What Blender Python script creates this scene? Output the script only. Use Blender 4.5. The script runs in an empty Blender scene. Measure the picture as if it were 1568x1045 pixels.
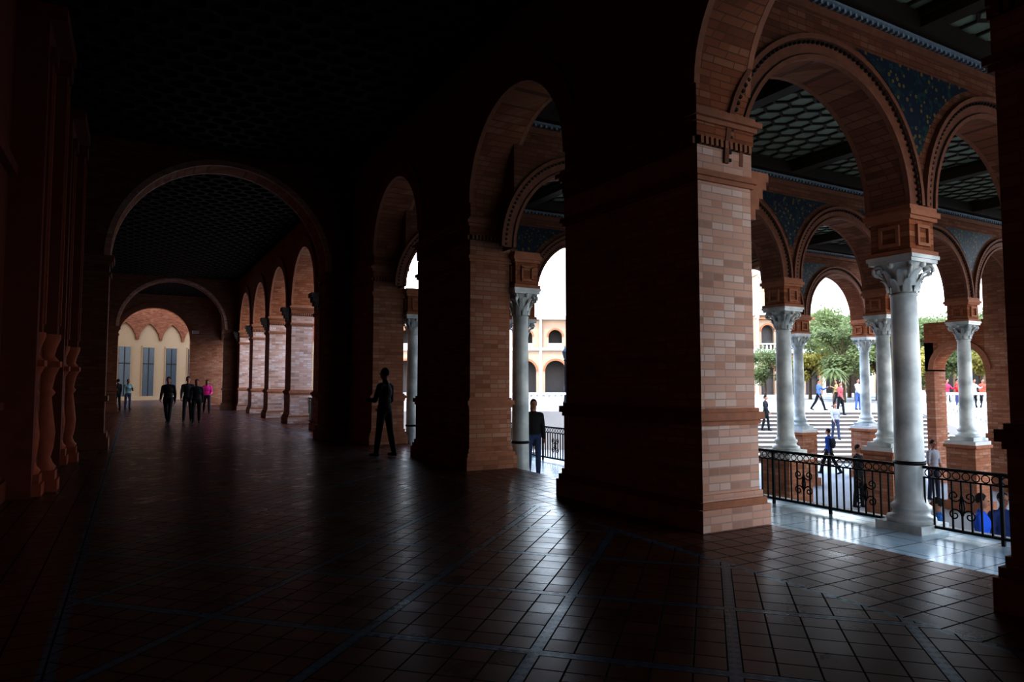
import bpy, bmesh, math, random
import numpy as np
from mathutils import Vector, Matrix
random.seed(7)
S29,C29=math.sin(math.radians(29)),math.cos(math.radians(29))
scene=bpy.context.scene
def W(X,Z):   # position given as (metres right, metres ahead) of the spot the photographer stands on
    return (C29*X+S29*Z, -S29*X+C29*Z)

# ---------------------------------------------------------------- materials
class NT:
    def __init__(s,name):
        s.m=bpy.data.materials.new(name); s.m.use_nodes=True
        s.t=s.m.node_tree; s.b=s.t.nodes['Principled BSDF']
    def n(s,typ,**k):
        nd=s.t.nodes.new(typ)
        for a,v in k.items(): setattr(nd,a,v)
        return nd
    def setin(s,sock,v):
        if isinstance(v,bpy.types.NodeSocket): s.t.links.new(v,sock)
        else: sock.default_value=v
    def M(s,op,a,b=None,c=None):
        nd=s.n('ShaderNodeMath',operation=op)
        s.setin(nd.inputs[0],a)
        if b is not None: s.setin(nd.inputs[1],b)
        if c is not None: s.setin(nd.inputs[2],c)
        return nd.outputs[0]
    def mix(s,f,a,b):
        nd=s.n('ShaderNodeMix',data_type='RGBA')
        s.setin(nd.inputs[0],f); s.setin(nd.inputs[6],a); s.setin(nd.inputs[7],b)
        return nd.outputs[2]
    def pos(s):
        g=s.n('ShaderNodeNewGeometry'); x=s.n('ShaderNodeSeparateXYZ')
        s.t.links.new(g.outputs['Position'],x.inputs[0]); return g.outputs['Position'],x.outputs
    def comb(s,a,b,c=0.0):
        nd=s.n('ShaderNodeCombineXYZ')
        for i,v in enumerate((a,b,c)): s.setin(nd.inputs[i],v)
        return nd.outputs[0]
    def noise(s,vec,scale,detail=3):
        nd=s.n('ShaderNodeTexNoise'); nd.inputs['Scale'].default_value=scale; nd.inputs['Detail'].default_value=detail
        if vec is not None: s.t.links.new(vec,nd.inputs['Vector'])
        return nd.outputs[0]
    def bump(s,h,strength=.3,dist=.01):
        nd=s.n('ShaderNodeBump'); nd.inputs['Strength'].default_value=strength; nd.inputs['Distance'].default_value=dist
        s.setin(nd.inputs['Height'],h); s.t.links.new(nd.outputs[0],s.b.inputs['Normal'])
def col(c): return (c[0],c[1],c[2],1.0)
def simple(name,c,rough=.7,metal=0.0,var=.25,scale=6):
    m=NT(name); p,_=m.pos()
    f=m.noise(p,scale)
    d=tuple(x*(1-var) for x in c); l=tuple(min(1,x*(1+var)) for x in c)
    m.setin(m.b.inputs['Base Color'],m.mix(f,col(d),col(l)))
    m.b.inputs['Roughness'].default_value=rough; m.b.inputs['Metallic'].default_value=metal
    return m.m
def brick(name,c1,c2,pale,mortar,rough=.8,pf=.65):
    m=NT(name); p,x=m.pos()
    vec=m.comb(m.M('ADD',x[0],x[1]),x[2])
    b=m.n('ShaderNodeTexBrick'); m.t.links.new(vec,b.inputs['Vector'])
    b.inputs['Scale'].default_value=1.0
    b.inputs['Brick Width'].default_value=.30; b.inputs['Row Height'].default_value=.078
    b.inputs['Mortar Size'].default_value=.006; b.inputs['Mortar Smooth'].default_value=.2
    b.inputs['Color1'].default_value=col(c1); b.inputs['Color2'].default_value=col(c2); b.inputs['Mortar'].default_value=col(mortar)
    ry=m.M('FLOOR',m.M('DIVIDE',x[2],.078)); off=m.M('MULTIPLY',m.M('MODULO',ry,2.0),.5)
    bx=m.M('FLOOR',m.M('ADD',m.M('DIVIDE',m.M('ADD',x[0],x[1]),.30),off))
    w=m.n('ShaderNodeTexWhiteNoise',noise_dimensions='2D'); m.t.links.new(m.comb(bx,ry),w.inputs['Vector'])
    f=m.M('MULTIPLY',m.M('GREATER_THAN',w.outputs[0],.78),pf)
    n2=m.noise(p,1.3); f2=m.M('MULTIPLY',n2,.45)
    c=m.mix(f,b.outputs['Color'],col(pale))
    f3=m.M('MULTIPLY',m.M('LESS_THAN',w.outputs[0],.12),.45)
    c=m.mix(f3,c,col(tuple(v*.5 for v in c1)))
    c=m.mix(f2,c,col(tuple(v*.6 for v in c1)))
    c=m.mix(b.outputs['Fac'],c,col(mortar))
    m.setin(m.b.inputs['Base Color'],c); m.b.inputs['Roughness'].default_value=rough
    m.b.inputs['Specular IOR Level'].default_value=.25
    m.bump(m.M('ADD',m.M('SUBTRACT',1.0,b.outputs['Fac']),m.M('MULTIPLY',m.noise(p,30),.35)),.6,.010)
    return m.m
M_brick=brick('brick_pale_lit',(.60,.36,.26),(.70,.48,.38),(.80,.70,.64),(.46,.34,.28),pf=.5)  # brightened copy, light on the first and far piers put into the colour
M_brickm=brick('brick_warm_dim',(.40,.18,.10),(.48,.25,.16),(.56,.38,.28),(.26,.15,.10),pf=.5)  # shade on the dimmer piers put into the colour; other brickwork shares it
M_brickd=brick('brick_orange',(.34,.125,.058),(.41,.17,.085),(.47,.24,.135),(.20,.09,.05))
M_brickp=brick('brick_orange_dim',(.21,.080,.040),(.26,.108,.058),(.30,.155,.09),(.12,.055,.032))  # orange brick darkened to paint in the portico's dimness; cross walls share it
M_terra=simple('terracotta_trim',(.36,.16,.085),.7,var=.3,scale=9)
M_terrap=simple('terracotta_trim_dim',(.22,.09,.048),.7,var=.3,scale=9)  # terracotta trim darkened likewise, dimness painted into the colour
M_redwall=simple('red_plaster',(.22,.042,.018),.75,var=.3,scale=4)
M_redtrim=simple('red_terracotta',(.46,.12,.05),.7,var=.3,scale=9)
M_blk=simple('black_iron',(.012,.012,.014),.45,.6)
M_wood=simple('dark_wood',(.016,.010,.007),.7)
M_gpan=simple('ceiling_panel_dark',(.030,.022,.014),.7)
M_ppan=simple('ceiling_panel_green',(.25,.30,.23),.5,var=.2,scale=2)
M_pwood=simple('ceiling_lattice_wood',(.03,.02,.012),.55)
M_band=simple('blue_white_tile_trim',(.26,.32,.35),.3,var=.4,scale=25)
M_white=simple('pale_stone',(.62,.60,.56),.7,var=.1)
M_stair=simple('stair_riser_stone',(.17,.14,.12),.8,var=.1)
M_cream=simple('cream_render',(.31,.215,.13),.8,var=.08)
M_paleb=simple('pale_facade',(.40,.29,.21),.85,var=.15,scale=.6)
M_glass=simple('dark_window_glass',(.03,.04,.05),.2)
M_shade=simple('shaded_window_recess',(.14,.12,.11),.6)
M_ground=simple('plaza_paving',(.33,.30,.27),.8,var=.15,scale=1)
M_bark=simple('bark',(.12,.08,.05),.9)
def marble():
    m=NT('marble'); p,x=m.pos()
    n=m.noise(p,2.2,8); r=m.n('ShaderNodeValToRGB'); m.t.links.new(n,r.inputs[0])
    e=r.color_ramp.elements; e[0].position=.34; e[0].color=(.38,.41,.40,1); e[1].position=.62; e[1].color=(.68,.69,.65,1)
    m.setin(m.b.inputs['Base Color'],r.outputs[0]); m.b.inputs['Roughness'].default_value=.3
    return m.m
M_marble=marble()
def azulejo():
    m=NT('azulejo_tile'); p,x=m.pos()
    v=m.n('ShaderNodeTexVoronoi'); v.inputs['Scale'].default_value=10; m.t.links.new(p,v.inputs['Vector'])
    c=m.mix(m.M('LESS_THAN',v.outputs['Distance'],.30),col((.012,.026,.048)),col((.19,.13,.035)))
    n=m.noise(p,12); c=m.mix(m.M('GREATER_THAN',n,.58),c,col((.022,.065,.060)))
    m.setin(m.b.inputs['Base Color'],c); m.b.inputs['Roughness'].default_value=.5
    m.b.inputs['Specular IOR Level'].default_value=.3
    return m.m
M_azu=azulejo()
def floor_mat():
    m=NT('terracotta_tile_floor'); p,o=m.pos(); x,y=o[0],o[1]
    s=m.M('DIVIDE',m.M('SUBTRACT',m.M('SUBTRACT',y,x),1.35-151),1.51)
    t=m.M('DIVIDE',m.M('SUBTRACT',m.M('ADD',y,x),5.36-151),1.51)
    fs,ft=m.M('FRACT',s),m.M('FRACT',t)
    def edge(f,w): return m.M('GREATER_THAN',m.M('ABSOLUTE',m.M('SUBTRACT',f,.5)),.5-w)
    strip=m.M('MAXIMUM',edge(fs,.032),edge(ft,.032))
    wide=m.M('MAXIMUM',edge(fs,.040),edge(ft,.040))
    rim=m.M('SUBTRACT',wide,strip)
    gs,gt=m.M('FRACT',m.M('MULTIPLY',s,5.0)),m.M('FRACT',m.M('MULTIPLY',t,5.0))
    groutd=m.M('MAXIMUM',m.M('MULTIPLY',m.M('MAXIMUM',edge(gs,.026),edge(gt,.026)),m.M('SUBTRACT',1.0,wide)),rim)
    ids=m.comb(m.M('FLOOR',m.M('MULTIPLY',s,5.0)),m.M('FLOOR',m.M('MULTIPLY',t,5.0)))
    xs,ys=m.M('DIVIDE',m.M('ADD',x,100.0),.235),m.M('DIVIDE',m.M('ADD',y,100.0),.235)
    grouts=m.M('MAXIMUM',edge(m.M('FRACT',xs),.026),edge(m.M('FRACT',ys),.026))
    ido=m.comb(m.M('FLOOR',xs),m.M('FLOOR',ys))
    inside=m.M('MULTIPLY',m.M('GREATER_THAN',x,-.35),m.M('LESS_THAN',x,4.35))
    bor=m.M('MAXIMUM',m.M('LESS_THAN',m.M('ABSOLUTE',m.M('ADD',x,.35)),.045),m.M('LESS_THAN',m.M('ABSOLUTE',m.M('SUBTRACT',x,4.35)),.045))
    strip=m.M('MAXIMUM',m.M('MULTIPLY',strip,inside),bor)
    mx=m.n('ShaderNodeMix',data_type='VECTOR'); m.setin(mx.inputs[0],inside); m.setin(mx.inputs[4],ido); m.setin(mx.inputs[5],ids)
    w=m.n('ShaderNodeTexWhiteNoise',noise_dimensions='2D'); m.t.links.new(mx.outputs[1],w.inputs['Vector']); rnd=w.outputs[0]
    gm=m.n('ShaderNodeMix',data_type='FLOAT'); m.setin(gm.inputs[0],inside); m.setin(gm.inputs[2],grouts); m.setin(gm.inputs[3],groutd)
    grout=gm.outputs[0]
    c=m.mix(rnd,col((.12,.036,.018)),col((.19,.060,.032)))
    ck=m.n('ShaderNodeTexChecker'); ck.inputs['Scale'].default_value=14; m.t.links.new(m.comb(m.M('ADD',s,t),m.M('SUBTRACT',s,t)),ck.inputs['Vector'])
    sc=m.mix(ck.outputs['Fac'],col((.035,.075,.14)),col((.09,.14,.20)))
    c=m.mix(m.M('MULTIPLY',m.noise(p,2.2),.5),c,col((.04,.014,.010)))
    c=m.mix(strip,c,sc); c=m.mix(grout,c,col((.012,.009,.008)))
    m.setin(m.b.inputs['Base Color'],c)
    rg=m.M('ADD',m.M('ADD',.21,m.M('MULTIPLY',rnd,.05)),m.M('MULTIPLY',m.noise(p,3),.12))
    m.setin(m.b.inputs['Roughness'],m.M('ADD',rg,m.M('MULTIPLY',grout,.5)))
    m.setin(m.b.inputs['Specular IOR Level'],m.M('MULTIPLY',m.M('SUBTRACT',1.0,m.M('MULTIPLY',grout,.85)),m.M('ADD',.5,m.M('MULTIPLY',strip,.12))))
    m.b.inputs['Specular Tint'].default_value=(.62,.83,1,1)
    va=m.n('ShaderNodeVectorMath',operation='SUBTRACT'); m.t.links.new(w.outputs['Color'],va.inputs[0]); va.inputs[1].default_value=(.5,.5,.5)
    vb=m.n('ShaderNodeVectorMath',operation='MULTIPLY'); m.t.links.new(va.outputs[0],vb.inputs[0]); vb.inputs[1].default_value=(.012,.012,0)
    h=m.M('ADD',m.M('MULTIPLY',m.M('SUBTRACT',1.0,grout),.9),m.M('MULTIPLY',m.noise(p,4),.6))
    bp=m.n('ShaderNodeBump'); bp.inputs['Strength'].default_value=.35; bp.inputs['Distance'].default_value=.006; m.setin(bp.inputs['Height'],h)
    vc=m.n('ShaderNodeVectorMath',operation='ADD'); m.t.links.new(bp.outputs[0],vc.inputs[0]); m.t.links.new(vb.outputs[0],vc.inputs[1])
    vn=m.n('ShaderNodeVectorMath',operation='NORMALIZE'); m.t.links.new(vc.outputs[0],vn.inputs[0]); m.t.links.new(vn.outputs[0],m.b.inputs['Normal'])
    return m.m
M_floor=floor_mat()
def terr_mat():
    m=NT('terrace_marble_floor'); p,o=m.pos(); x,y=o[0],o[1]
    def edge(f,w): return m.M('GREATER_THAN',m.M('ABSOLUTE',m.M('SUBTRACT',f,.5)),.5-w)
    fx=m.M('FRACT',m.M('DIVIDE',m.M('ADD',x,100.0),.62)); fy=m.M('FRACT',m.M('DIVIDE',m.M('ADD',y,100.0),.5))
    g=m.M('MAXIMUM',edge(fx,.012),edge(fy,.015))
    c=m.mix(m.noise(p,3),col((.42,.58,.66)),col((.66,.80,.85)))
    c=m.mix(g,c,col((.10,.12,.13)))
    m.setin(m.b.inputs['Base Color'],c); m.setin(m.b.inputs['Roughness'],m.M('ADD',.12,m.M('MULTIPLY',m.noise(p,4),.20)))
    m.b.inputs['Specular IOR Level'].default_value=1.0
    m.bump(m.noise(p,7),.15,.005)
    return m.m
M_terr=terr_mat()
def leafmat(n,c):
    m=NT(n); p,_=m.pos()
    m.setin(m.b.inputs['Base Color'],m.mix(m.noise(p,1.5),col(tuple(v*.6 for v in c)),col(tuple(min(1,v*1.5) for v in c))))
    m.b.inputs['Roughness'].default_value=.7
    tr=m.n('ShaderNodeBsdfTranslucent'); tr.inputs[0].default_value=col(tuple(min(1,v*1.3) for v in c))
    mixs=m.n('ShaderNodeMixShader'); mixs.inputs[0].default_value=.4
    m.t.links.new(m.b.outputs[0],mixs.inputs[1]); m.t.links.new(tr.outputs[0],mixs.inputs[2])
    m.t.links.new(mixs.outputs[0],m.t.nodes['Material Output'].inputs[0])
    return m.m
M_leaf=leafmat('leaves_green',(.21,.23,.11)); M_leafy=leafmat('leaves_yellow',(.36,.31,.11))

# ---------------------------------------------------------------- mesh builder
class MB:
    def __init__(s): s.v=[];s.f=[];s.mi=[];s.mats=[];s.sm=[]
    def mat(s,m):
        if m not in s.mats: s.mats.append(m)
        return s.mats.index(m)
    def face(s,pts,m,smooth=False):
        i=len(s.v); s.v+= [tuple(p) for p in pts]; s.f.append(tuple(range(i,i+len(pts)))); s.mi.append(s.mat(m)); s.sm.append(smooth)
    def grid(s,rows,m,closed=True,smooth=True):
        i=len(s.v); n=len(rows[0])
        for r in rows: s.v+=[tuple(p) for p in r]
        k=s.mat(m)
        for a in range(len(rows)-1):
            for b in range(n if closed else n-1):
                c=(b+1)%n
                s.f.append((i+a*n+b,i+a*n+c,i+(a+1)*n+c,i+(a+1)*n+b)); s.mi.append(k); s.sm.append(smooth)
        return i
    def box(s,x0,x1,y0,y1,z0,z1,m):
        i=len(s.v); k=s.mat(m)
        s.v+=[(x0,y0,z0),(x1,y0,z0),(x1,y1,z0),(x0,y1,z0),(x0,y0,z1),(x1,y0,z1),(x1,y1,z1),(x0,y1,z1)]
        for q in ((0,3,2,1),(4,5,6,7),(0,1,5,4),(1,2,6,5),(2,3,7,6),(3,0,4,7)):
            s.f.append(tuple(i+a for a in q)); s.mi.append(k); s.sm.append(False)
    def rbox(s,c,ax,ay,az,m):
        c,ax,ay,az=map(Vector,(c,ax,ay,az)); i=len(s.v); k=s.mat(m)
        for sz in (-1,1):
            for sx,sy in ((-1,-1),(1,-1),(1,1),(-1,1)): s.v.append(tuple(c+ax*sx+ay*sy+az*sz))
        for q in ((0,3,2,1),(4,5,6,7),(0,1,5,4),(1,2,6,5),(2,3,7,6),(3,0,4,7)):
            s.f.append(tuple(i+a for a in q)); s.mi.append(k); s.sm.append(False)
    def lathe(s,prof,cx,cy,m,n=20,smooth=True):
        rows=[[(cx+r*math.cos(2*math.pi*j/n),cy+r*math.sin(2*math.pi*j/n),z) for j in range(n)] for r,z in prof]
        s.grid(rows,m,True,smooth); s.face(rows[0][::-1],m); s.face(rows[-1],m)
    def tube(s,pts,r,m,n=6,r2=None):
        pts=[Vector(p) for p in pts]; rows=[]
        for i,p in enumerate(pts):
            d=(pts[min(i+1,len(pts)-1)]-pts[max(i-1,0)])
            if d.length<1e-6: d=Vector((0,0,1))
            d.normalize(); a=Vector((0,0,1)) if abs(d.z)<.9 else Vector((1,0,0))
            e=d.cross(a).normalized(); g=d.cross(e)
            rr=r if r2 is None else r+(r2-r)*i/(len(pts)-1)
            rows.append([p+e*rr*math.cos(2*math.pi*j/n)+g*rr*math.sin(2*math.pi*j/n) for j in range(n)])
        s.grid(rows,m,True,True); s.face(rows[0][::-1],m); s.face(rows[-1],m)
    def ell(s,c,r,m,n=12,k=8):
        rows=[]
        for a in range(k+1):
            t=math.pi*a/k
            rows.append([(c[0]+r[0]*max(math.sin(t),.01)*math.cos(2*math.pi*j/n),c[1]+r[1]*max(math.sin(t),.01)*math.sin(2*math.pi*j/n),c[2]-r[2]*math.cos(t)) for j in range(n)])
        s.grid(rows,m)
        s.face(rows[0][::-1],m); s.face(rows[-1],m)
    def mesh(s,name,recalc=True):
        me=bpy.data.meshes.new(name); me.from_pydata(s.v,[],s.f)
        for m in s.mats: me.materials.append(m)
        me.polygons.foreach_set('material_index',s.mi); me.polygons.foreach_set('use_smooth',s.sm)
        if recalc:
            bm=bmesh.new(); bm.from_mesh(me); bmesh.ops.recalc_face_normals(bm,faces=bm.faces); bm.to_mesh(me); bm.free()
        me.update(); return me
    def obj(s,name,loc=(0,0,0),rot=0,recalc=True):
        o=bpy.data.objects.new(name,s.mesh(name,recalc)); o.location=loc; o.rotation_euler=(0,0,rot)
        scene.collection.objects.link(o); return o
def link(name,me,loc,rot=0,scale=(1,1,1)):
    o=bpy.data.objects.new(name,me); o.location=loc; o.rotation_euler=(0,0,rot); o.scale=scale
    scene.collection.objects.link(o); return o

def PX(axis): return (lambda a,c,z:(a,c,z)) if axis=='x' else (lambda a,c,z:(c,a,z))
def abox(mb,axis,a0,a1,c0,c1,z0,z1,m):
    if axis=='x': mb.box(a0,a1,c0,c1,z0,z1,m)
    else: mb.box(c0,c1,a0,a1,z0,z1,m)
def arch_wall(mb,axis,c0,c1,a0,a1,z0,z1,ops,m,mi=None,n=28,point=0):
    P=PX(axis); mi=mi or m; cur=a0
    for (ce,r,sp) in sorted(ops):
        if ce-r>cur+1e-4: abox(mb,axis,cur,ce-r,c0,c1,z0,z1,m)
        pts=[(ce-r*math.cos(math.pi*i/n),sp+r*math.sin(math.pi*i/n)+point*(1-abs(math.cos(math.pi*i/n)))) for i in range(n+1)]
        for (p,q) in zip(pts[:-1],pts[1:]):
            mb.face([P(p[0],c0,p[1]),P(q[0],c0,q[1]),P(q[0],c0,z1),P(p[0],c0,z1)],m)
            mb.face([P(p[0],c1,p[1]),P(q[0],c1,q[1]),P(q[0],c1,z1),P(p[0],c1,z1)],m)
            mb.face([P(p[0],c0,p[1]),P(q[0],c0,q[1]),P(q[0],c1,q[1]),P(p[0],c1,p[1])],mi,True)
        mb.face([P(ce-r,c0,z1),P(ce+r,c0,z1),P(ce+r,c1,z1),P(ce-r,c1,z1)],m)
        cur=ce+r
    if a1>cur+1e-4: abox(mb,axis,cur,a1,c0,c1,z0,z1,m)
def ring(mb,axis,ce,sp,r0,r1,c0,c1,m,n=28,a0=0,a1=math.pi):
    P=PX(axis); rows=[]
    for i in range(n+1):
        t=a0+(a1-a0)*i/n; ct,st=-math.cos(t),math.sin(t)
        rows.append([P(ce+r0*ct,c0,sp+r0*st),P(ce+r1*ct,c0,sp+r1*st),P(ce+r1*ct,c1,sp+r1*st),P(ce+r0*ct,c1,sp+r0*st)])
    mb.grid(rows,m,True,False); mb.face(rows[0],m); mb.face(rows[-1],m)
def dentil_ring(mb,axis,ce,sp,r,c,h,m,n=64,s=.016):
    P=PX(axis)
    for i in range(n):
        t=math.pi*(i+.5)/n; ct,st=-math.cos(t),math.sin(t)
        mb.rbox(P(ce+r*ct,c,sp+r*st),Vector(P(ct*s,0,st*s)),Vector(P(-st*s,0,ct*s)),Vector(P(0,h,0)),m)

# ---------------------------------------------------------------- gallery shell
VI,VO=5.1,5.88
CH=7.3
fl=MB(); fl.box(-1.6,VO+.06,-6.3,50.6,-2,0,M_floor); fl.obj('floor')
def pillar(y0,y1,name='brick_pillar',mat=None):
    mb=MB(); a,b=VI,VO; mat=mat or M_brick
    def bx(z0,z1,e,m=mat): mb.box(a-e,b+e,y0-e,y1+e,z0,z1,m)
    bx(0,.22,.10); bx(.22,.29,.075,M_terra); bx(.29,.36,.045)
    bx(.36,1.06,.02); bx(1.06,1.11,.04,M_terra); bx(1.11,1.19,.07,M_terra); bx(1.19,1.23,.03,M_terra)
    bx(1.23,3.62,0); bx(3.62,3.67,.03,M_terra); bx(3.67,3.73,.055,M_terra); bx(3.73,4.0,.012)
    bx(4.0,4.09,.005,M_wood)
    n=int((b-a)/.07)
    for i in range(n):
        x=a+(b-a)*(i+.5)/n
        for yy in (y0-.02,y1+.02): mb.box(x-.02,x+.02,yy-.025,yy+.025,4.01,4.09,M_terra)
    n=int((y1-y0)/.07)
    for i in range(n):
        y=y0+(y1-y0)*(i+.5)/n
        for xx in (a-.02,b+.02): mb.box(xx-.025,xx+.025,y-.02,y+.02,4.01,4.09,M_terra)
    bx(4.09,4.24,.03,M_brickd); bx(4.24,4.29,.06,M_terra); bx(4.29,4.35,.10,M_terra); bx(4.35,4.40,.05,M_terra)
    return mb.obj(name)
near=[(-5.8,-3.15),(-.3,2.38),(5.2,7.7),(10.7,13.2),(16.2,18.7)]
for i,p in enumerate(near): pillar(*p,mat=M_brick if i<3 else M_brickm)  # first piers get the lit brick tone, the rest the dim one
far=[(21.4,22.45),(26.1,27.15),(30.8,31.85),(35.45,36.5),(40.2,41.6),(45.2,46.3)]
for p in far: pillar(*p)  # far piers take the brightened brick in place of more daylight
allp=near+far; ops=[]; 
for (p,q) in zip(allp[:-1],allp[1:]):
    g0,g1=p[1],q[0]; r=(g1-g0)/2
    ops.append(((g0+g1)/2,r,4.66 if r<1.6 else 4.42))
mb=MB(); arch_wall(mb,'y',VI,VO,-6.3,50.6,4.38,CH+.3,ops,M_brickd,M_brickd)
for (ce,r,sp) in ops:
    ring(mb,'y',ce,sp,r-.005,r+.30,VI-.03,VI+.05,M_terra); ring(mb,'y',ce,sp,r-.005,r+.30,VO-.05,VO+.03,M_terra)
    ring(mb,'y',ce,sp,r+.30,r+.37,VI-.06,VI+.05,M_terra); ring(mb,'y',ce,sp,r+.30,r+.37,VO-.05,VO+.06,M_terra)
mb.obj('wall_arcade')
cb=MB()
for z0,z1,e in ((3.78,3.90,.06),(3.90,4.02,.12),(4.02,4.16,.18),(4.16,4.30,.23)): cb.box(-e,0,-.12-e*.4,.12+e*.4,z0,z1,M_pwood)
cbm=cb.mesh('corbel')
for (y0,y1) in far[:-1]: link('arch_corbel',cbm,(VI-.103,y0+.25,0))
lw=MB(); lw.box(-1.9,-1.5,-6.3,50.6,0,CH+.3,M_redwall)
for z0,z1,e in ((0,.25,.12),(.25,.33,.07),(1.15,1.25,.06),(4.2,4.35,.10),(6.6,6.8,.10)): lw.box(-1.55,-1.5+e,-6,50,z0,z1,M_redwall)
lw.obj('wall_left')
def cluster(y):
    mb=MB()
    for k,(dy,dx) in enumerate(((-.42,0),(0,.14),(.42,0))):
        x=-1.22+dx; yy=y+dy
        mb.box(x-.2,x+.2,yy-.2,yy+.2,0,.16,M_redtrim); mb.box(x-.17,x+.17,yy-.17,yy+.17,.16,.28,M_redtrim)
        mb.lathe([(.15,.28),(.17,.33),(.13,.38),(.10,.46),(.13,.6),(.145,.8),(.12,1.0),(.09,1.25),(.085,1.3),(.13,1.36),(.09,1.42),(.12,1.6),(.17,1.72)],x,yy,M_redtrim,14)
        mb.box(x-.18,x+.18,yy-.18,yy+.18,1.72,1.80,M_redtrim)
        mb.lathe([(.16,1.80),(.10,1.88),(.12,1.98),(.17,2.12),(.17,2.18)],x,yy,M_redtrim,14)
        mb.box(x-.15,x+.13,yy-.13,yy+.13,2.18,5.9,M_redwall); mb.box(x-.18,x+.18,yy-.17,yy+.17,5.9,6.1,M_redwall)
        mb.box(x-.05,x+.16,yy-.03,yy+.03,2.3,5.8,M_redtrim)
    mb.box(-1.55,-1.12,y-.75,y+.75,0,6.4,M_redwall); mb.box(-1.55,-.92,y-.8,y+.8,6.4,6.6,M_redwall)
    mb.obj('clustered_wall_pilaster')
for y in (0.0,5.8,11.6,15.6): cluster(y)
for y in (24,30,36):
    mb=MB(); mb.box(-1.52,-1.3,y-.4,y+.4,0,6.4,M_redwall); mb.box(-1.52,-1.2,y-.45,y+.45,4.0,4.3,M_redwall); mb.box(-1.52,-1.15,y-.45,y+.45,0,.35,M_redwall); mb.obj('wall_pilaster')
def transverse(y0,y1,vl,vr,sp,name):
    mb=MB(); ce=(vl+vr)/2; r=(vr-vl)/2
    arch_wall(mb,'x',y0,y1,-1.6,VI+.02,0,CH+.2,[(ce,r,sp)],M_brickp,M_brickd,36)
    for yy in ((y0-.04,y0+.05),(y1-.05,y1+.04)):
        ring(mb,'x',ce,sp,r-.01,r+.12,yy[0],yy[1],M_brick,36); ring(mb,'x',ce,sp,r+.12,r+.4,yy[0]+.02,yy[1]-.02,M_brickp,36)
    for a,b in ((-1.6,vl),(vr,VI+.02)):
        for z0,z1,e in ((0,.25,.10),(.25,.36,.06),(1.08,1.2,.06),(sp-.45,sp-.38,.04),(sp-.12,sp,.09),(sp-.18,sp-.12,.05)):
            mb.box(a-(e if a>0 else 0),b+(e if a<0 else 0),y0-e,y1+e,z0,z1,M_terrap)
    mb.obj(name)
transverse(18.1,18.85,-.55,4.42,4.42,'wall_transverse')
transverse(41.0,41.7,-.75,4.42,4.45,'wall_transverse')
mb=MB(); arch_wall(mb,'x',50,50.6,-6,9,0,9.2,[(1.15,2.1,4.3)],M_brickm,M_brickd)
ring(mb,'x',1.15,4.3,2.09,2.4,49.95,50.02,M_terra); mb.obj('wall_end')
mb=MB(); mb.box(-1.9,VO,-6.6,-6.3,0,CH+.3,M_redwall); mb.obj('light_block_back')  # unseen wall, added to keep the gallery dark from behind
mb=MB(); mb.box(3.35,3.75,49.55,49.75,4.75,4.95,M_white); mb.tube([(3.55,49.75,4.85),(3.55,50.0,4.9)],.03,M_blk); mb.obj('wall_lamp')
def hexceil(x0,x1,y0,y1,z,R,mw,mp,name,depth=.09,roof=.35,k1=.80,k2=.74):
    mb=MB(); mb.box(x0,x1,y0,y1,z+.01,z+roof,mw)
    dx=R*math.sqrt(3); dy=R*1.5; row=0; y=y0+R
    while y<y1-R*.6:
        x=x0+dx/2+(dx/2 if row%2 else 0)
        while x<x1-dx*.4:
            o=[];i1=[];i2=[]
            for k in range(6):
                t=math.pi/6+k*math.pi/3; c,s_=math.cos(t),math.sin(t)
                o.append((x+R*c,y+R*s_,z-depth)); i1.append((x+R*k1*c,y+R*k1*s_,z-depth)); i2.append((x+R*k2*c,y+R*k2*s_,z-.005))
            i=len(mb.v); mb.v+=o+i1+i2; kw,kp=mb.mat(mw),mb.mat(mp)
            for k in range(6):
                l=(k+1)%6
                mb.f.append((i+k,i+l,i+6+l,i+6+k)); mb.mi.append(kw); mb.sm.append(False)
                mb.f.append((i+6+k,i+6+l,i+12+l,i+12+k)); mb.mi.append(kw); mb.sm.append(False)
            mb.f.append(tuple(i+12+k for k in range(6))); mb.mi.append(kp); mb.sm.append(False)
            x+=dx
        y+=dy; row+=1
    return mb.obj(name,recalc=False)
hexceil(-1.5,VI,-6.3,50,CH,.27,M_wood,M_gpan,'ceiling_gallery')

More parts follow.
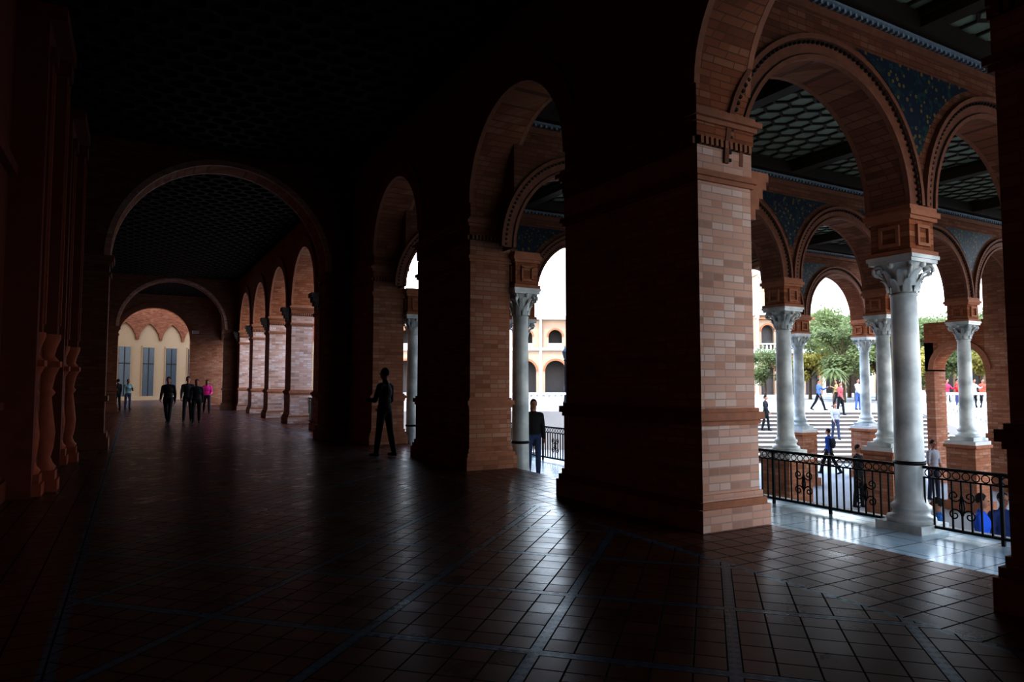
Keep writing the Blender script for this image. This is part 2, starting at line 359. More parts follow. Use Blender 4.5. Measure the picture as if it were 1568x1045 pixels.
# ---------------------------------------------------------------- portico
VC=[9.15,12.9,16.6,20.3,24.0]; ROWS=[.1,5.5,10.55,16.0]
PC=6.5
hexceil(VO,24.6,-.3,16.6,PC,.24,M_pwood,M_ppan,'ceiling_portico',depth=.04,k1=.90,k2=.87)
for yr in ROWS:
    mb=MB(); t=.27; cs=[(a+b)/2 for a,b in zip([5.45]+VC[:-1],VC)]
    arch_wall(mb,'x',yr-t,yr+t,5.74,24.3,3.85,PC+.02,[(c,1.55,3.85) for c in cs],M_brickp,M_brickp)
    for c in cs:
        for sg in (-1,1):
            f=yr+sg*t; a,b=sorted((f-sg*.02,f+sg*.045))
            ring(mb,'x',c,3.85,1.545,1.60,a,b,M_terrap); 
            a,b=sorted((f-sg*.02,f+sg*.02)); ring(mb,'x',c,3.85,1.60,1.76,a,b,M_terrap)
            a,b=sorted((f-sg*.02,f+sg*.07)); ring(mb,'x',c,3.85,1.78,1.84,a,b,M_terrap)
            dentil_ring(mb,'x',c,3.85,1.745,f+sg*.03,.03,M_wood)
            ring(mb,'x',c,3.85,1.60,1.615,*sorted((f,f+sg*.03)),M_wood)
    for c in VC[:-1]:
        for sg in (-1,1):
            f=yr+sg*(t+.012); N=14
            for i in range(N):
                def lim(z):
                    d=z-3.85; q=max(1.95**2-d*d,0); return max(1.855-math.sqrt(q),0)
                za=4.55+(5.72-4.55)*i/N; zb=4.55+(5.72-4.55)*(i+1)/N
                wa,wb=min(lim(za),1.3),min(lim(zb),1.3)
                if wb<=0.01: continue
                mb.face([(c-wa,f,za),(c+wa,f,za),(c+wb,f,zb),(c-wb,f,zb)],M_azu)
    for sg in (-1,1):
        f=yr+sg*t
        mb.box(VO,24.3,*sorted((f-sg*.02,f+sg*.05)),5.95,6.05,M_terrap)
        mb.box(VO,24.3,*sorted((f-sg*.02,f+sg*.10)),6.12,6.15,M_band)
        mb.box(VO,24.3,*sorted((f-sg*.02,f+sg*.16)),6.20,6.44,M_pwood)
        n=int((24.3-VO)/.11)
        for i in range(n):
            x=VO+.05+i*.11; mb.box(x-.02,x+.02,*sorted((f,f+sg*.07)),6.075,6.12,M_band)
    mb.obj('wall_portico_arcade')
for v in (VC+[6.1]):
    mb=MB()
    for a,b in zip(ROWS[:-1],ROWS[1:]):
        mb.box(v-.13,v+.13,a+.28,b-.28,6.22,6.5,M_pwood); mb.box(v-.17,v+.17,a+.28,b-.28,6.36,6.44,M_pwood)
    mb.obj('ceiling_beam')
def column_mesh(zb,name):
    mb=MB(); z=zb
    mb.box(-.31,.31,-.31,.31,z,z+.11,M_marble)
    mb.lathe([(.29,z+.11),(.30,z+.14),(.29,z+.18),(.235,z+.20),(.22,z+.25),(.245,z+.28),(.245,z+.32),(.205,z+.35),(.19,z+.42),(.183,z+.46),(.178,z+1.1),(.170,2.0),(.158,2.66),(.175,2.675),(.175,2.70),(.155,2.715)],0,0,M_marble,28)
    if zb<-.3: mb.lathe([(.178,.41),(.195,.415),(.195,.455),(.178,.46)],0,0,M_blk,28)
    mb.lathe([(.155,2.71),(.16,2.80),(.18,2.95),(.24,3.05),(.28,3.10)],0,0,M_marble,24)
    for tier,(zz,h,r0,out,n) in enumerate(((2.72,.20,.16,.085,8),(2.80,.24,.17,.11,8))):
        for k in range(n):
            t=2*math.pi*(k+.5*tier)/n; rad=Vector((math.cos(t),math.sin(t),0)); tan=Vector((-math.sin(t),math.cos(t),0)); rows=[]
            for j in range(6):
                q=j/5; w=.062*(1-.55*q**2); rr=r0+.02+out*q**2.2; zc=zz+h*q-(.06*max(0,q-.75)*4*.5)
                c=rad*rr+Vector((0,0,zc)); rows.append([c-tan*w,c-tan*w*.4+rad*.018,c+rad*.006,c+tan*w*.4+rad*.018,c+tan*w])
            mb.grid(rows,M_marble,False,True)
    for k in range(4):
        t=math.pi/4+k*math.pi/2; rad=Vector((math.cos(t),math.sin(t),0))
        pts=[]
        for j in range(15):
            a=-math.pi/2+j/14*3.2*math.pi*.8; rr=.075*(1-j/18)
            pts.append(rad*(.30+math.cos(a)*rr)+Vector((0,0,3.03+math.sin(a)*rr)))
        mb.tube(pts,.028,M_marble,6); mb.tube([rad*.19+Vector((0,0,2.85)),rad*.25+Vector((0,0,2.93)),rad*.30+Vector((0,0,2.955))],.02,M_marble,6)
        mb.ell(Vector((0,0,3.03))+rad*.30,(.04,.04,.04),M_marble,8,6)
        tt=k*math.pi/2; mb.ell((math.cos(tt)*.27,math.sin(tt)*.27,3.08),(.045,.045,.05),M_marble,8,6)
    mb.box(-.30,.30,-.30,.30,3.10,3.15,M_marble); mb.box(-.32,.32,-.32,.32,3.15,3.20,M_marble)
    m=M_brickd
    mb.box(-.27,.27,-.27,.27,3.20,3.74,m); mb.box(-.31,.31,-.31,.31,3.20,3.26,M_terra)
    for z0,z1,e in ((3.66,3.71,.31),(3.71,3.78,.34),(3.78,3.85,.31)): mb.box(-e,e,-e,e,z0,z1,M_terra)
    for (ax,ay) in ((0,-1),(0,1),(1,0),(-1,0)):
        n=Vector((ax,ay,0)); tg=Vector((-ay,ax,0)); c=n*.285+Vector((0,0,3.46))
        for s in (-1,1):
            mb.rbox(c+tg*.12*s,tg*.022,n*.022,Vector((0,0,.12)),M_terra); mb.rbox(c+Vector((0,0,.12*s)),tg*.14,n*.022,Vector((0,0,.022)),M_terra)
        mb.rbox(n*.272+Vector((0,0,3.46)),tg*.10,n*.003,Vector((0,0,.1)),M_brickd)
    return mb.mesh(name)
cm_t=column_mesh(-.45,'column_terrace'); cm_l=column_mesh(-.1,'column_court')
for yr in ROWS:
    link('marble_column',cm_t,(VC[0],yr,0))
    for v in VC[1:]: link('marble_column',cm_l,(v,yr,0))
for y in (10.78,16.25): link('marble_column',cm_t,(6.15,y,0),0,(.86,.86,1))
for y in (5.5,.1):
    mb=MB(); 
    for z0,z1,e in ((3.30,3.42,.10),(3.42,3.55,.16),(3.55,3.66,.22),(3.66,3.75,.28),(3.75,3.85,.32)): mb.box(VO+.001,VO+e,y-.28,y+.30,z0,z1,M_terra)
    mb.obj('arch_bracket')
pm=MB(); pm.box(-.38,.38,-.38,.38,-2,-.28,M_brickm); pm.box(-.45,.45,-.45,.45,-2,-1.75,M_terra); pm.box(-.43,.43,-.43,.43,-.28,-.2,M_terra); pm.box(-.40,.40,-.40,.40,-.2,-.1,M_white); pme=pm.mesh('pedestal')
for yr in ROWS:
    for v in VC[1:]: link('brick_pedestal',pme,(v,yr,0))
mb=MB(); mb.box(VO+.07,9.5,-6.3,50,-2,-.45,M_terr); mb.box(9.5,9.62,-6.3,50,-2,-.42,M_white); mb.box(VO+.07,VO+.33,-6.3,18,-.45,-.22,M_terr); mb.obj('floor_terrace')
mb=MB()
mb.box(24.5,25.2,9.6,12.1,-2,PC,M_brickm); mb.box(24.45,25.25,9.55,12.15,-.3,-.15,M_terra)
mb.box(24.5,25.2,13.75,14.05,-2,2.9,M_brickm); arch_wall(mb,'y',24.5,25.2,12.1,14.05,1.9,3.6,[(12.93,.82,1.95)],M_brickd,M_brickd)
ring(mb,'y',12.93,1.95,.82,1.0,24.45,24.52,M_terra); mb.obj('wall_outer')
def railing(y0,y1,x,zb,h=.86,name='iron_railing'):
    mb=MB(); zt=zb+h
    mb.box(x-.03,x+.03,y0,y1,zt-.035,zt,M_blk); mb.box(x-.015,x+.015,y0,y1,zt-.16,zt-.14,M_blk); mb.box(x-.02,x+.02,y0,y1,zb+.07,zb+.10,M_blk)
    n=max(1,int(round((y1-y0)/.115)))
    for i in range(n+1):
        y=y0+(y1-y0)*i/n
        if i%9 in (0,):
            mb.box(x-.018,x+.018,y-.018,y+.018,zb,zt,M_blk)
        else:
            mb.box(x-.009,x+.009,y-.009,y+.009,zb+.09,zt-.14,M_blk)
        if i<n:
            c=y+(y1-y0)/n/2
            pts=[(x,c+.047*math.cos(a*math.pi/5),zt-.088+.047*math.sin(a*math.pi/5)) for a in range(11)]
            mb.tube(pts,.007,M_blk,4)
        if i%9 in (4,) and i<n:
            c=y
            for sg in (-1,1):
                for (zc,dr) in ((zb+.28,1),(zt-.34,-1)):
                    pts=[]
                    for k in range(20):
                        a=k/19*2.6*math.pi; r=.082*(1-k/24)
                        pts.append((x,c+sg*(.09-r*math.cos(a)),zc+dr*r*math.sin(a)))
                    mb.tube(pts,.009,M_blk,5)
                mb.tube([(x,c+sg*.01,zb+.28),(x,c+sg*.03,(zb+zt)/2-.05),(x,c+sg*.01,zt-.34)],.009,M_blk,5)
    return mb.obj(name)
for a,b in zip(ROWS[:-1],ROWS[1:]): railing(a+.19,b-.19,VC[0],-.45)
railing(16.3,24,VC[0],-.45); railing(-6,-.1,VC[0],-.45)
for (p,q) in zip(far[:-2],far[1:-1]): railing(p[1]+.02,q[0]-.02,VO-.1,0,.95)
# ---------------------------------------------------------------- exterior
mb=MB(); mb.box(9.63,140,-90,140,-2.4,-2,M_ground); mb.obj('ground_court')
def rot_obj(mb,name): return mb.obj(name,(0,0,0),-math.radians(29))
mb=MB(); mb.box(-7,150,36,170,-2,0,M_ground); rot_obj(mb,'ground_plaza')
mb=MB()
for i in range(12): mb.box(8,21,30+i*.5,36.0,-2+i*.1667,-2+(i+1)*.1667-.04,M_stair); mb.box(8,21,30+i*.5-.03,36.0,-2+(i+1)*.1667-.04,-2+(i+1)*.1667,M_white)
rot_obj(mb,'stone_stairs')
def balustrade(p0,p1,name='stone_balustrade'):
    mb=MB(); p0,p1=Vector(p0),Vector(p1); d=p1-p0; L=math.hypot(d.x,d.y); dn=d.normalized(); side=Vector((-d.y,d.x,0)).normalized()
    n=max(2,int(L/.32))
    mid=(p0+p1)/2
    mb.rbox(mid+Vector((0,0,.92)),d/2,side*.12,Vector((0,0,.06)),M_white); mb.rbox(mid+Vector((0,0,.08)),d/2,side*.13,Vector((0,0,.09)),M_white)
    for i in range(n):
        c=p0+d*(i+.5)/n
        mb.lathe([(.06,c.z+.14),(.05,c.z+.2),(.10,c.z+.38),(.05,c.z+.62),(.07,c.z+.7),(.06,c.z+.86)],c.x,c.y,M_white,8)
    for c in (p0,p1): mb.box(c.x-.2,c.x+.2,c.y-.2,c.y+.2,c.z,c.z+1.1,M_white)
    return rot_obj(mb,name)
balustrade((21.4,26,-2),(21.4,36,0)); balustrade((21.3,36.3,0),(34,36.3,0)); balustrade((-6.5,36.3,0),(7.6,36.3,0)); balustrade((7.7,30,-2),(7.7,36,0))
mb=MB(); L=24; bw=2.0; n=12; 
mb.box(0,L,0,.5,0,7.5,M_cream); mb.box(0,L,-.12,0,0,.35,M_cream)
arch_wall(mb,'x',-.14,0,-.02,bw*n,5.2,12,[(bw*i+.96,.90,5.22) for i in range(n)],M_brickp,M_brickp,16,point=.5)  # dark scalloped brick stands in for shade cast by the arcade
mb.box(0,L,0,.5,7.5,12,M_brickp)
for i in range(n):
    c=bw*i+.96
    mb.box(c-.56,c+.56,-.06,0,.3,4.70,M_cream); mb.box(c-.46,c+.46,-.1,.0,.35,4.55,M_glass); mb.box(c-.03,c+.03,-.12,0,.35,4.5,M_wood); mb.box(c-.46,c+.46,-.12,0,3.1,3.18,M_wood)
mb.obj('wall_far_facade',(-3.4,65,0),math.radians(25))
mb=MB(); mb.box(-8,9.5,50.6,80,-1.9,-.001,M_floor); mb.obj('floor_far')
mb=MB(); mb.box(-9,6.5,50.6,63,8.8,9.1,M_wood); mb.obj('light_block_far')  # unseen roof slab, added to cut the skylight on the facade
mb=MB(); Zd=100
bays=[(-20+4.4*i) for i in range(28)]
arch_wall(mb,'x',Zd,Zd+1,-22.2,103,0,6.3,[(b,1.55,3.2) for b in bays],M_paleb,M_paleb,12)
arch_wall(mb,'x',Zd+.5,Zd+1.5,-22.2,103,6.3,11,[(b,1.0,8.3) for b in bays],M_paleb,M_paleb,10)
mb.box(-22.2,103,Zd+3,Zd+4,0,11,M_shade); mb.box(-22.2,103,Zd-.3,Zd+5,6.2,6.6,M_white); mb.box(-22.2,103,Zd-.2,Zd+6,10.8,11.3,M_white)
for b in bays:
    mb.box(b-2.35,b-2.05,Zd-.1,Zd+.6,6.6,10.8,M_white); mb.box(b-2.4,b-2.0,Zd-.1,Zd+.1,0,6.2,M_white); mb.box(b-2.3,b-2.1,Zd,Zd+.2,11.3,12.2,M_white)
    ring(mb,'x',b,3.2,1.55,1.85,Zd-.08,Zd,M_terra,10); ring(mb,'x',b,8.3,1.0,1.25,Zd+.42,Zd+.5,M_terra,10)
    mb.box(b-1.2,b+1.2,Zd+.3,Zd+.5,6.6,7.3,M_white)
rot_obj(mb,'palace_wing')
mb=MB(); tx=35.0; Zt=92
def tier(w,z0,z1,yf,nb,r,sp):
    step=2*w/nb; arch_wall(mb,'x',yf,yf+.5,tx-w,tx+w,z0,z1,[(tx-w+step*(i+.5),r,sp) for i in range(nb)],M_paleb,M_paleb,12)
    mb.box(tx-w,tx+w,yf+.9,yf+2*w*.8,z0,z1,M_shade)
    for sx in (-1,1): mb.box(tx+sx*(w-.02)-.25,tx+sx*(w-.02)+.25,yf-.15,yf+2*w*.8,z0,z1,M_paleb)
    for i in range(nb+1):
        x=tx-w+step*i; mb.lathe([(.25,z0),(.18,z0+.3),(.15,z1-.6),(.28,z1-.2),(.28,z1)],x,yf-.15,M_white,8)
    for i in range(nb): ring(mb,'x',tx-w+step*(i+.5),sp,r,r+.22,yf-.08,yf,M_terra,12)
    mb.box(tx-w-.4,tx+w+.4,yf-.45,yf+2*w*.8+.3,z1,z1+.5,M_white); mb.box(tx-w-.2,tx+w+.2,yf-.3,yf+2*w*.8,z1-.5,z1-.3,M_terra)
    for i in range(int(2*w/.5)): 
        x=tx-w+.25+i*.5; mb.lathe([(.08,z1+.5),(.14,z1+.75),(.07,z1+1.1)],x,yf-.25,M_white,6)
    mb.box(tx-w-.2,tx+w+.2,yf-.38,yf-.12,z1+1.1,z1+1.25,M_white)
tier(4.2,0,5.2,Zt-6,3,.85,3.0); tier(4.0,5.7,10,Zt-5.9,3,.8,8.0); tier(3.2,10.5,15.4,Zt-5,2,.85,13.2); tier(2.3,15.9,19.2,Zt-4.3,2,.6,17.7)
mb.lathe([(2.3,19.7),(2.2,20.8),(1.5,22.2),(.5,23),(.5,24),(.7,24.1),(.1,26)],tx,Zt-2.5,M_white,12)
rot_obj(mb,'palace_tower')
def tree_mesh(seed,ml,h=8,R=3.0,nl=4200):
    rnd=random.Random(seed); mb=MB(); mb.tube([(0,0,0),(.1,.05,h*.25),(0,.1,h*.5),(.1,0,h*.8)],.2,M_bark,8,.07)
    cl=[]
    for i in range(16):
        a=rnd.random()*6.28; r=R*rnd.uniform(.25,.85); z=h*rnd.uniform(.36,.92)
        c=Vector((math.cos(a)*r,math.sin(a)*r,z)); cl.append((c,R*rnd.uniform(.28,.45))); mb.tube([(0,.05,h*rnd.uniform(.3,.5)),c*.5+Vector((0,0,h*.25)),c],.07,M_bark,5,.02)
    for i in range(nl):
        c,r=rnd.choice(cl); d=Vector((rnd.gauss(0,1),rnd.gauss(0,1),rnd.gauss(0,.8))); d.normalize(); p=c+d*r*rnd.random()**.4
        a=Vector((rnd.gauss(0,1),rnd.gauss(0,1),rnd.gauss(0,1))).normalized(); b=a.orthogonal().normalized(); s=rnd.uniform(.09,.17)
        mb.face([p-a*s*1.4,p-b*s*.7,p+a*s*1.4,p+b*s*.7],ml)
    return mb.mesh('tree',recalc=False)
tm=[tree_mesh(1,M_leaf),tree_mesh(2,M_leafy,7,2.6),tree_mesh(3,M_leaf,9,3.4)]
for i,(X,Z,k,s) in enumerate([(25.2,52,0,.78),(28.2,56,2,.84),(31.0,58,1,.95),(28.6,48.5,1,.62),(33.0,55,2,.8),(35.5,60,0,.9),(36.5,51,1,.8),(39,57,2,.8),(43,53,0,.85),(47,58,2,.85),(34,69,2,1.0),(38.5,72,0,1.05),(41.5,66,0,.95),(46,66,2,.95),(52,60,0,.95),(56,66,1,1.1),(31.5,66,0,.95),(27,62,1,.75),(24.4,66,0,.6),(50,52,1,.8),(30.4,51,0,.5)]):
    x,y=W(X,Z); link('plaza_tree',tm[k],(x,y,0),i*1.7,(s,s,s))
def palm():
    mb=MB(); mb.tube([(0,0,0),(.1,0,1.0),(.05,.05,2),(0,0,3.0)],.16,M_bark,8,.12)
    for k in range(26):
        a=k*2.4; L=1.2; up=.7-.045*k; d=Vector((math.cos(a),math.sin(a),0)); t=Vector((-d.y,d.x,0)); prev=None
        for j in range(9):
            q=j/8; p=d*L*q+Vector((0,0,3.0+up*q*1.2-1.1*q*q))
            if prev is not None:
                w=.12*math.sin(math.pi*min(1,q*.9+.1))+.02
                mb.face([prev,p,p+t*w-Vector((0,0,.08)),prev+t*w-Vector((0,0,.08))],M_leaf); mb.face([prev,p,p-t*w-Vector((0,0,.08)),prev-t*w-Vector((0,0,.08))],M_leaf)
            prev=p
    return mb.mesh('palm',recalc=False)
pmh=palm()
for X,Z in ((22.6,48),): x,y=W(X,Z); link('palm_tree',pmh,(x,y,0),X,(.8,.8,.8))
mb=MB(); mb.lathe([(.18,0),(.18,.3),(.08,.5),(.05,1),(.04,2.7),(.09,2.75),(.03,2.85)],0,0,M_blk,10); mb.lathe([(.08,2.85),(.17,3.2),(.19,3.25),(.05,3.45),(.01,3.6)],0,0,M_glass,8)
lm=mb.mesh('lamp')
for X,Z in ((3.0,38.5),(12,45),(24,39)): x,y=W(X,Z); link('street_lamp',lm,(x,y,0))

# ---------------------------------------------------------------- people
MATC={}
def cmat(c,rough=.8):
    k=tuple(round(v,3) for v in c)
    if k not in MATC: MATC[k]=simple('cloth_%d'%len(MATC),c,rough,var=.12,scale=15)
    return MATC[k]
SKIN=(.40,.22,.15)
def person(X,Z,zf,face_deg,name='man',h=1.72,top=(.02,.02,.025),bot=(.02,.02,.03),hair=(.02,.012,.01),legs=((4,3),(-4,3)),arms=((5,8,12),(5,8,12)),shoe=(.02,.02,.02),longhair=False,short=False,shorts=False,vox=.019,skirt=False,bag=None,xy=None):
    x,y=xy if xy else W(X,Z)
    prims=[]
    def cap(p0,p1,r0,r1,l): prims.append((Vector(p0),Vector(p1),r0,r1,l,None))
    def el(c,r,l): prims.append((Vector(c),Vector(c),0,0,l,Vector(r)))
    R=math.radians
    hipz=.93
    ends=[]
    for sd,(sw,kb) in zip((-1,1),legs):
        hp=Vector((sd*.09,0,hipz)); a=R(sw); kn=hp+Vector((sd*.01,math.sin(a)*.44,-math.cos(a)*.44)); b=R(sw-kb)
        an=kn+Vector((0,math.sin(b)*.42,-math.cos(b)*.42)); ends.append((sd,hp,kn,an,b))
    drop=min(e[3].z for e in ends)-.075
    for (sd,hp,kn,an,b) in ends:
        dz=Vector((0,0,-drop)); hp,kn,an=hp+dz,kn+dz,an+dz
        cap(hp,kn,.092,.064,'bot'); 
        if shorts: cap(kn,kn+(an-kn)*.35,.055,.055,'skin'); cap(kn+(an-kn)*.3,an,.052,.036,'skin')
        else: cap(kn,kn+(an-kn)*.4,.064,.064,'bot'); cap(kn+(an-kn)*.4,an,.064,.050,'bot')
        tip=R(max(0,-(math.degrees(b)))*.7)
        f=Vector((0,math.cos(tip),-math.sin(tip)))
        lift=an.z-.075
        if lift<.02: f=Vector((0,1,0))
        heel=an+Vector((0,-.03,-.035)); cap(heel,an+f*.13+Vector((sd*.01,0,-.042)),.038,.032,'shoe'); 
    D=Vector((0,0,-drop))
    def P(a,b,c): return Vector((a,b,c))+D
    el(P(0,-.01,.96),(.17,.12,.13),'bot'); el(P(0,0,1.10),(.155,.11,.14),'top'); el(P(0,.0,1.28),(.182,.122,.18),'top')
    el(P(0,0,1.0),(.172,.125,.09),'top')
    if skirt: cap(P(0,0,.95),P(0,0,.62),.15,.20,'bot')
    cap(P(-.14,-.01,1.405),P(.14,-.01,1.405),.066,.066,'top'); cap(P(0,-.01,1.43),P(0,.0,1.54),.058,.050,'skin')
    cap(P(0,-.015,1.42),P(0,-.012,1.47),.075,.062,'top')
    hc=P(0,.015,1.645); el(hc,(.072,.088,.108),'skin'); el(hc+Vector((0,.025,-.06)),(.052,.058,.05),'skin')
    el(hc+Vector((0,.10,-.012)),(.013,.02,.022),'skin'); 
    for s in (-1,1): el(hc+Vector((s*.074,-.005,-.008)),(.01,.02,.03),'skin')
    el(hc+Vector((0,-.018,.028)),(.080,.088,.098),'hair')
    if longhair: el(hc+Vector((0,-.06,-.08)),(.075,.05,.15),'hair')
    fingers=[]
    for sd,(fw,ow,eb) in zip((-1,1),arms):
        sh=P(sd*.18,-.01,1.395); a,o=R(fw),R(ow)
        d1=Vector((sd*math.sin(o),math.sin(a)*math.cos(o),-math.cos(a)*math.cos(o))); elb=sh+d1*.29
        a2=R(fw+eb); inn=min(eb/90,1)*.45
        d2=Vector((sd*(math.sin(o)*.5-inn),math.sin(a2),-math.cos(a2))).normalized(); wr=elb+d2*.25
        cap(sh,elb,.061,.049,'top')
        if short: cap(sh+d1*.15,elb,.043,.040,'skin'); cap(elb,wr,.040,.028,'skin')
        else: cap(elb,wr,.050,.036,'top')
        side=Vector((sd,0,0)); nrm=d2.cross(side).normalized(); pw=d2.cross(nrm).normalized()
        wd=nrm; th=pw
        pc=wr+d2*.05
        cap(wr,pc,.027,.03,'skin'); el(pc+d2*.015,(.022+.018*abs(wd.x),.022+.018*abs(wd.y),.022+.018*abs(wd.z)),'skin')
        for k,(off,ln) in enumerate(((-.027,.062),(-.009,.075),(.009,.07),(.026,.055))):
            b0=pc+d2*.03+wd*off; c1=b0+d2*ln*.5+(-side)*.008; c2=c1+d2*ln*.4+(-side)*.022
            fingers.append(([b0,c1,c2],.0095))
        sg=-1 if nrm.y<0 else 1
        tb=wr+d2*.025+wd*.024*sg; fingers.append(([tb,tb+wd*.028*sg+d2*.02,tb+wd*.032*sg+d2*.05],.0105))
    if bag: el(P(0,-.17,1.22),(.14,.09,.21),'bag'); cap(P(-.10,-.12,1.38),P(-.11,.05,1.42),.022,.022,'bag'); cap(P(.10,-.12,1.38),P(.11,.05,1.42),.022,.022,'bag')
    mb=MB(); mm=M_white
    for (p0,p1,r0,r1,l,e) in prims:
        if e is not None: mb.ell(p0,e,mm,14,10)
        else:
            d=p1-p0; ln=d.length; d=d.normalized(); a=d.orthogonal().normalized(); b=d.cross(a); rows=[]
            for q in range(5): t=-math.pi/2+q*math.pi/8+.02; rows.append((p0+d*r0*math.sin(t),r0*math.cos(t)))
            for q in range(5): t=q*math.pi/8-(.02 if q==4 else 0); rows.append((p1+d*r1*math.sin(t),r1*math.cos(t)))
            rr=[[c+a*r*math.cos(2*math.pi*j/12)+b*r*math.sin(2*math.pi*j/12) for j in range(12)] for c,r in rows]
            mb.grid(rr,mm); mb.face(rr[0][::-1],mm); mb.face(rr[-1],mm)
    me0=mb.mesh('tmp'); bm=bmesh.new(); bm.from_mesh(me0); bmesh.ops.remove_doubles(bm,verts=bm.verts,dist=1e-6); bm.to_mesh(me0); bm.free()
    o=bpy.data.objects.new('tmp',me0); scene.collection.objects.link(o)
    md=o.modifiers.new('r','REMESH'); md.mode='VOXEL'; md.voxel_size=vox; md.use_smooth_shade=True
    sm=o.modifiers.new('s','SMOOTH'); sm.iterations=2; sm.factor=.5
    dg=bpy.context.evaluated_depsgraph_get(); me=bpy.data.meshes.new_from_object(o.evaluated_get(dg)); bpy.data.objects.remove(o)
    nF=len(me.polygons); cen=np.empty(nF*3); me.polygons.foreach_get('center',cen); cen=cen.reshape(-1,3)
    best=np.full(nF,1e9); lab=np.zeros(nF,int); labs=['skin','top','bot','hair','shoe','bag']
    for (p0,p1,r0,r1,l,e) in prims:
        p=np.array(p0); 
        if e is not None:
            q=(cen-p)/np.array(e); k=np.linalg.norm(q,axis=1); dist=(k-1)*min(e)
        else:
            dv=np.array(p1)-p; t=np.clip(((cen-p)@dv)/max(dv@dv,1e-9),0,1); dist=np.linalg.norm(cen-p-t[:,None]*dv,axis=1)-(r0+(r1-r0)*t)
        m_=dist<best; best[m_]=dist[m_]; lab[m_]=labs.index(l)
    me.materials.clear()
    for c in (SKIN,top,bot,hair,shoe,bag or (.02,.02,.02)): me.materials.append(cmat(c))
    me.polygons.foreach_set('material_index',lab.tolist()); me.polygons.foreach_set('use_smooth',[True]*nF)
    fb=MB(); sk=cmat(SKIN)
    for pts,r in fingers: fb.tube(pts,r,sk,6,r*.75)
    dk=cmat((.02,.015,.015))
    for s in (-1,1): fb.ell(hc+Vector((s*.030,.083,.004)),(.011,.008,.007),dk,8,6)
    fb.ell(hc+Vector((0,.088,-.058)),(.022,.008,.006),cmat((.35,.12,.10)),8,6)
    fm=fb.mesh('f')
    bm=bmesh.new(); bm.from_mesh(me); nold=len(bm.faces); 
    base=[len(me.materials)+i for i in range(len(fm.materials))]
    bm.from_mesh(fm); bm.faces.ensure_lookup_table()
    for f in bm.faces[nold:]: f.material_index=base[f.material_index]
    bm.to_mesh(me); bm.free()
    for m_ in fm.materials: me.materials.append(m_)
    s=h/1.755; me.name=name
    return link(name,me,(x,y,zf),math.radians(face_deg),(s,s,s))
DK=(.012,.012,.014)
WALK=((22,6),(-20,14)); WA=((-18,6,15),(20,6,20))
person(-2.6,14.0,0,35,'man_standing',1.80,top=DK,bot=(.015,.015,.02),legs=((8,0),(-9,4)),arms=((12,14,80),(6,12,50)),vox=.014)
person(-12.7,25.3,0,165,'man_walking',1.76,top=DK,bot=DK,legs=WALK,arms=WA)
person(-12.45,26.3,0,170,'man_walking',1.76,top=(.05,.05,.06),bot=DK,legs=((-14,10),(16,4)),arms=WA)
person(-11.65,25.3,0,175,'woman_walking',1.66,top=DK,bot=DK,legs=((-18,12),(20,5)),arms=WA,longhair=True)
person(-15.15,34,0,180,'woman_walking',1.68,top=(.95,.06,.38),bot=(.03,.03,.05),legs=WALK,arms=((10,8,60),(10,8,20)),longhair=True)
person(-21.6,38.5,0,200,'woman_standing',1.68,top=(.30,.45,.45),bot=(.06,.09,.14),arms=((20,10,100),(5,8,15)))
person(-22.0,38.2,0,40,'man_standing',1.7,top=DK,bot=DK)
person(.45,14.3,-.45,160,'woman_standing',1.6,top=DK,bot=(.05,.08,.16),longhair=True)
person(7.4,10.9,-2,200,'man_standing',1.75,top=(.03,.14,.55),bot=DK,short=True)
person(7.95,11.2,-2,150,'man_standing',1.72,top=(.03,.06,.18),bot=DK,short=True)
person(8.3,11.0,-2,20,'woman_standing',1.66,top=DK,bot=DK,longhair=True)
person(6.95,11.3,-2,30,'woman_standing',1.62,top=(.05,.2,.45),bot=DK,short=True)
person(9.75,19.4,-2,190,'man_standing',1.75,top=DK,bot=DK)
person(12.6,20.6,-2,170,'man_standing',1.78,top=(.4,.4,.42),bot=(.05,.06,.1),short=True)
person(11.5,20.0,-2,30,'woman_standing',1.66,top=(.10,.15,.3),bot=DK,longhair=True)
person(9.9,24.5,-2,10,'woman_walking',1.66,top=(.55,.15,.18),bot=(.2,.2,.25),legs=WALK,arms=WA,short=True,longhair=True)
person(12.2,26.5,-2,10,'man_walking',1.78,top=(.02,.06,.2),bot=DK,legs=WALK,arms=WA,bag=(.03,.03,.04))
for i,(st,X,fc,tp,bt,nm,lh) in enumerate([(1,12.6,150,(.06,.1,.25),DK,'woman_walking',True),(4,15.2,150,(.3,.3,.32),(.05,.06,.1),'woman_walking',True),(7,14.2,330,(.03,.03,.05),(.1,.1,.12),'man_walking',False),(6,12.3,200,(.02,.02,.02),DK,'man_walking',False),(10,16.9,180,(.35,.1,.1),DK,'woman_walking',True)]):
    person(X,30.25+.5*st,-2+.1667*(st+1),fc,nm,1.72,top=tp,bot=bt,legs=((10,6),(-8,6)),arms=WA,longhair=lh,bag=(.25,.05,.04) if i==2 else None)
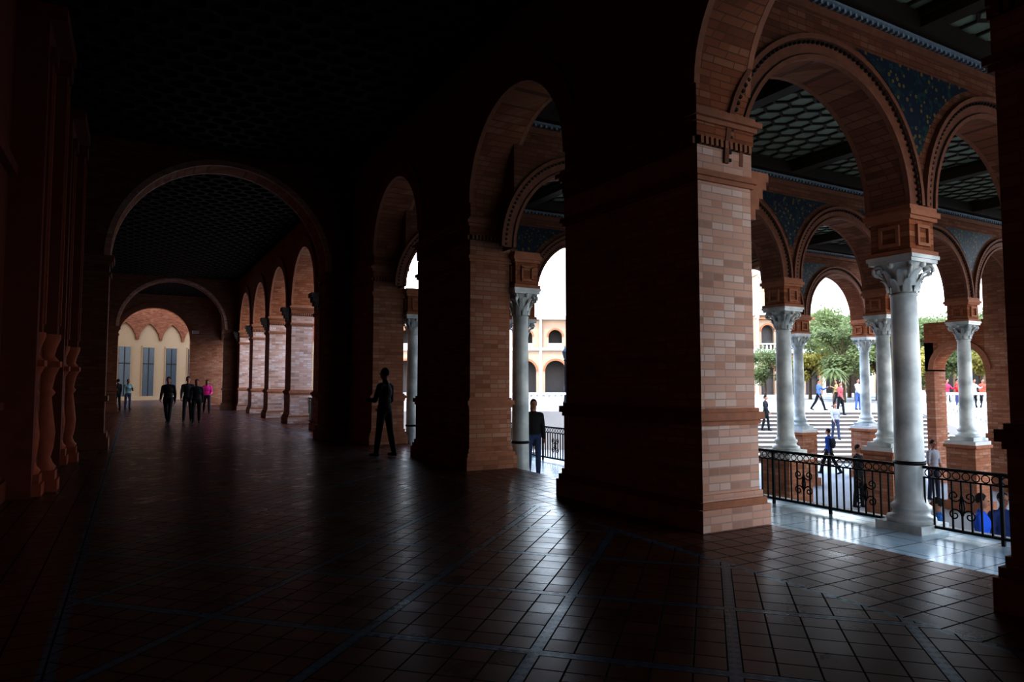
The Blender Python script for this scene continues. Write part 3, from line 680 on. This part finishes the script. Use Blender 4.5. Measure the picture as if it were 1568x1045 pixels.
for i,(X,Z,fc,tp,bt,nm,lh) in enumerate([(16.8,37.5,200,(.1,.16,.35),DK,'man_walking',0),(19.2,38,180,(.4,.4,.4),(.1,.15,.3),'woman_standing',1),(23.9,37.6,180,(.6,.06,.12),DK,'woman_standing',1),(24.6,37.8,190,(.5,.04,.03),(.1,.1,.2),'man_standing',0),(26.2,38.8,170,(.4,.4,.38),DK,'man_standing',0),(14.3,41,20,(.05,.05,.06),(.1,.1,.2),'man_standing',0),(5.0,39,150,(.05,.05,.06),(.1,.1,.2),'man_walking',0),(3.6,44,150,(.2,.2,.3),DK,'woman_walking',1),(20.4,43,60,(.3,.22,.1),DK,'woman_walking',1),(22.2,40,160,(.04,.06,.12),DK,'man_walking',0),(27.5,40,160,(.5,.1,.06),DK,'woman_standing',1)]):
    person(X,Z,0,fc,nm,1.72,top=tp,bot=bt,legs=WALK if 'walk' in nm else ((4,3),(-4,3)),arms=WA if i%2 else ((40,15,80),(5,8,15)),longhair=bool(lh))
mb=MB(); mb.ell((0,0,.33),(.16,.22,.33),M_blk,14,10); mb.ell((-.06,0,.16),(.13,.18,.14),cmat((.25,.02,.02)),12,8); mb.tube([(-.02,-.08,.6),(.03,-.08,.74),(.10,-.08,.76),(.12,-.08,.55)],.018,M_blk); mb.obj('backpack',(VC[0]-.20,8.6,-.42))
# ---------------------------------------------------------------- light
w=bpy.data.worlds.new('World'); scene.world=w; w.use_nodes=True; nt=w.node_tree
bg=nt.nodes['Background']; tc=nt.nodes.new('ShaderNodeTexCoord'); sp=nt.nodes.new('ShaderNodeSeparateXYZ'); rp=nt.nodes.new('ShaderNodeValToRGB')
nt.links.new(tc.outputs['Generated'],sp.inputs[0]); nt.links.new(sp.outputs[2],rp.inputs[0]); nt.links.new(rp.outputs[0],bg.inputs[0])
e=rp.color_ramp.elements; e[0].position=0; e[0].color=(.95,.98,1,1); e[1].position=.7; e[1].color=(.46,.65,1,1)
x=rp.color_ramp.elements.new(.25); x.color=(.82,.91,1,1)
bg.inputs[1].default_value=5.6
sl=bpy.data.lights.new('sun','SUN'); sl.energy=3.5; sl.angle=.01; sl.color=(1,.93,.82); so=bpy.data.objects.new('sun',sl); scene.collection.objects.link(so)
so.rotation_euler=Vector((.55,.30,-1)).to_track_quat('-Z','Y').to_euler()
# ---------------------------------------------------------------- camera
cd=bpy.data.cameras.new('camera'); cd.lens=24; cd.sensor_width=36; cd.clip_end=600; co=bpy.data.objects.new('camera',cd); scene.collection.objects.link(co)
co.location=(0,0,1.5); co.rotation_euler=(math.radians(93.5),0,-math.radians(29)); scene.camera=co
scene.view_settings.view_transform='Standard'; scene.view_settings.exposure=.1; scene.view_settings.gamma=.65
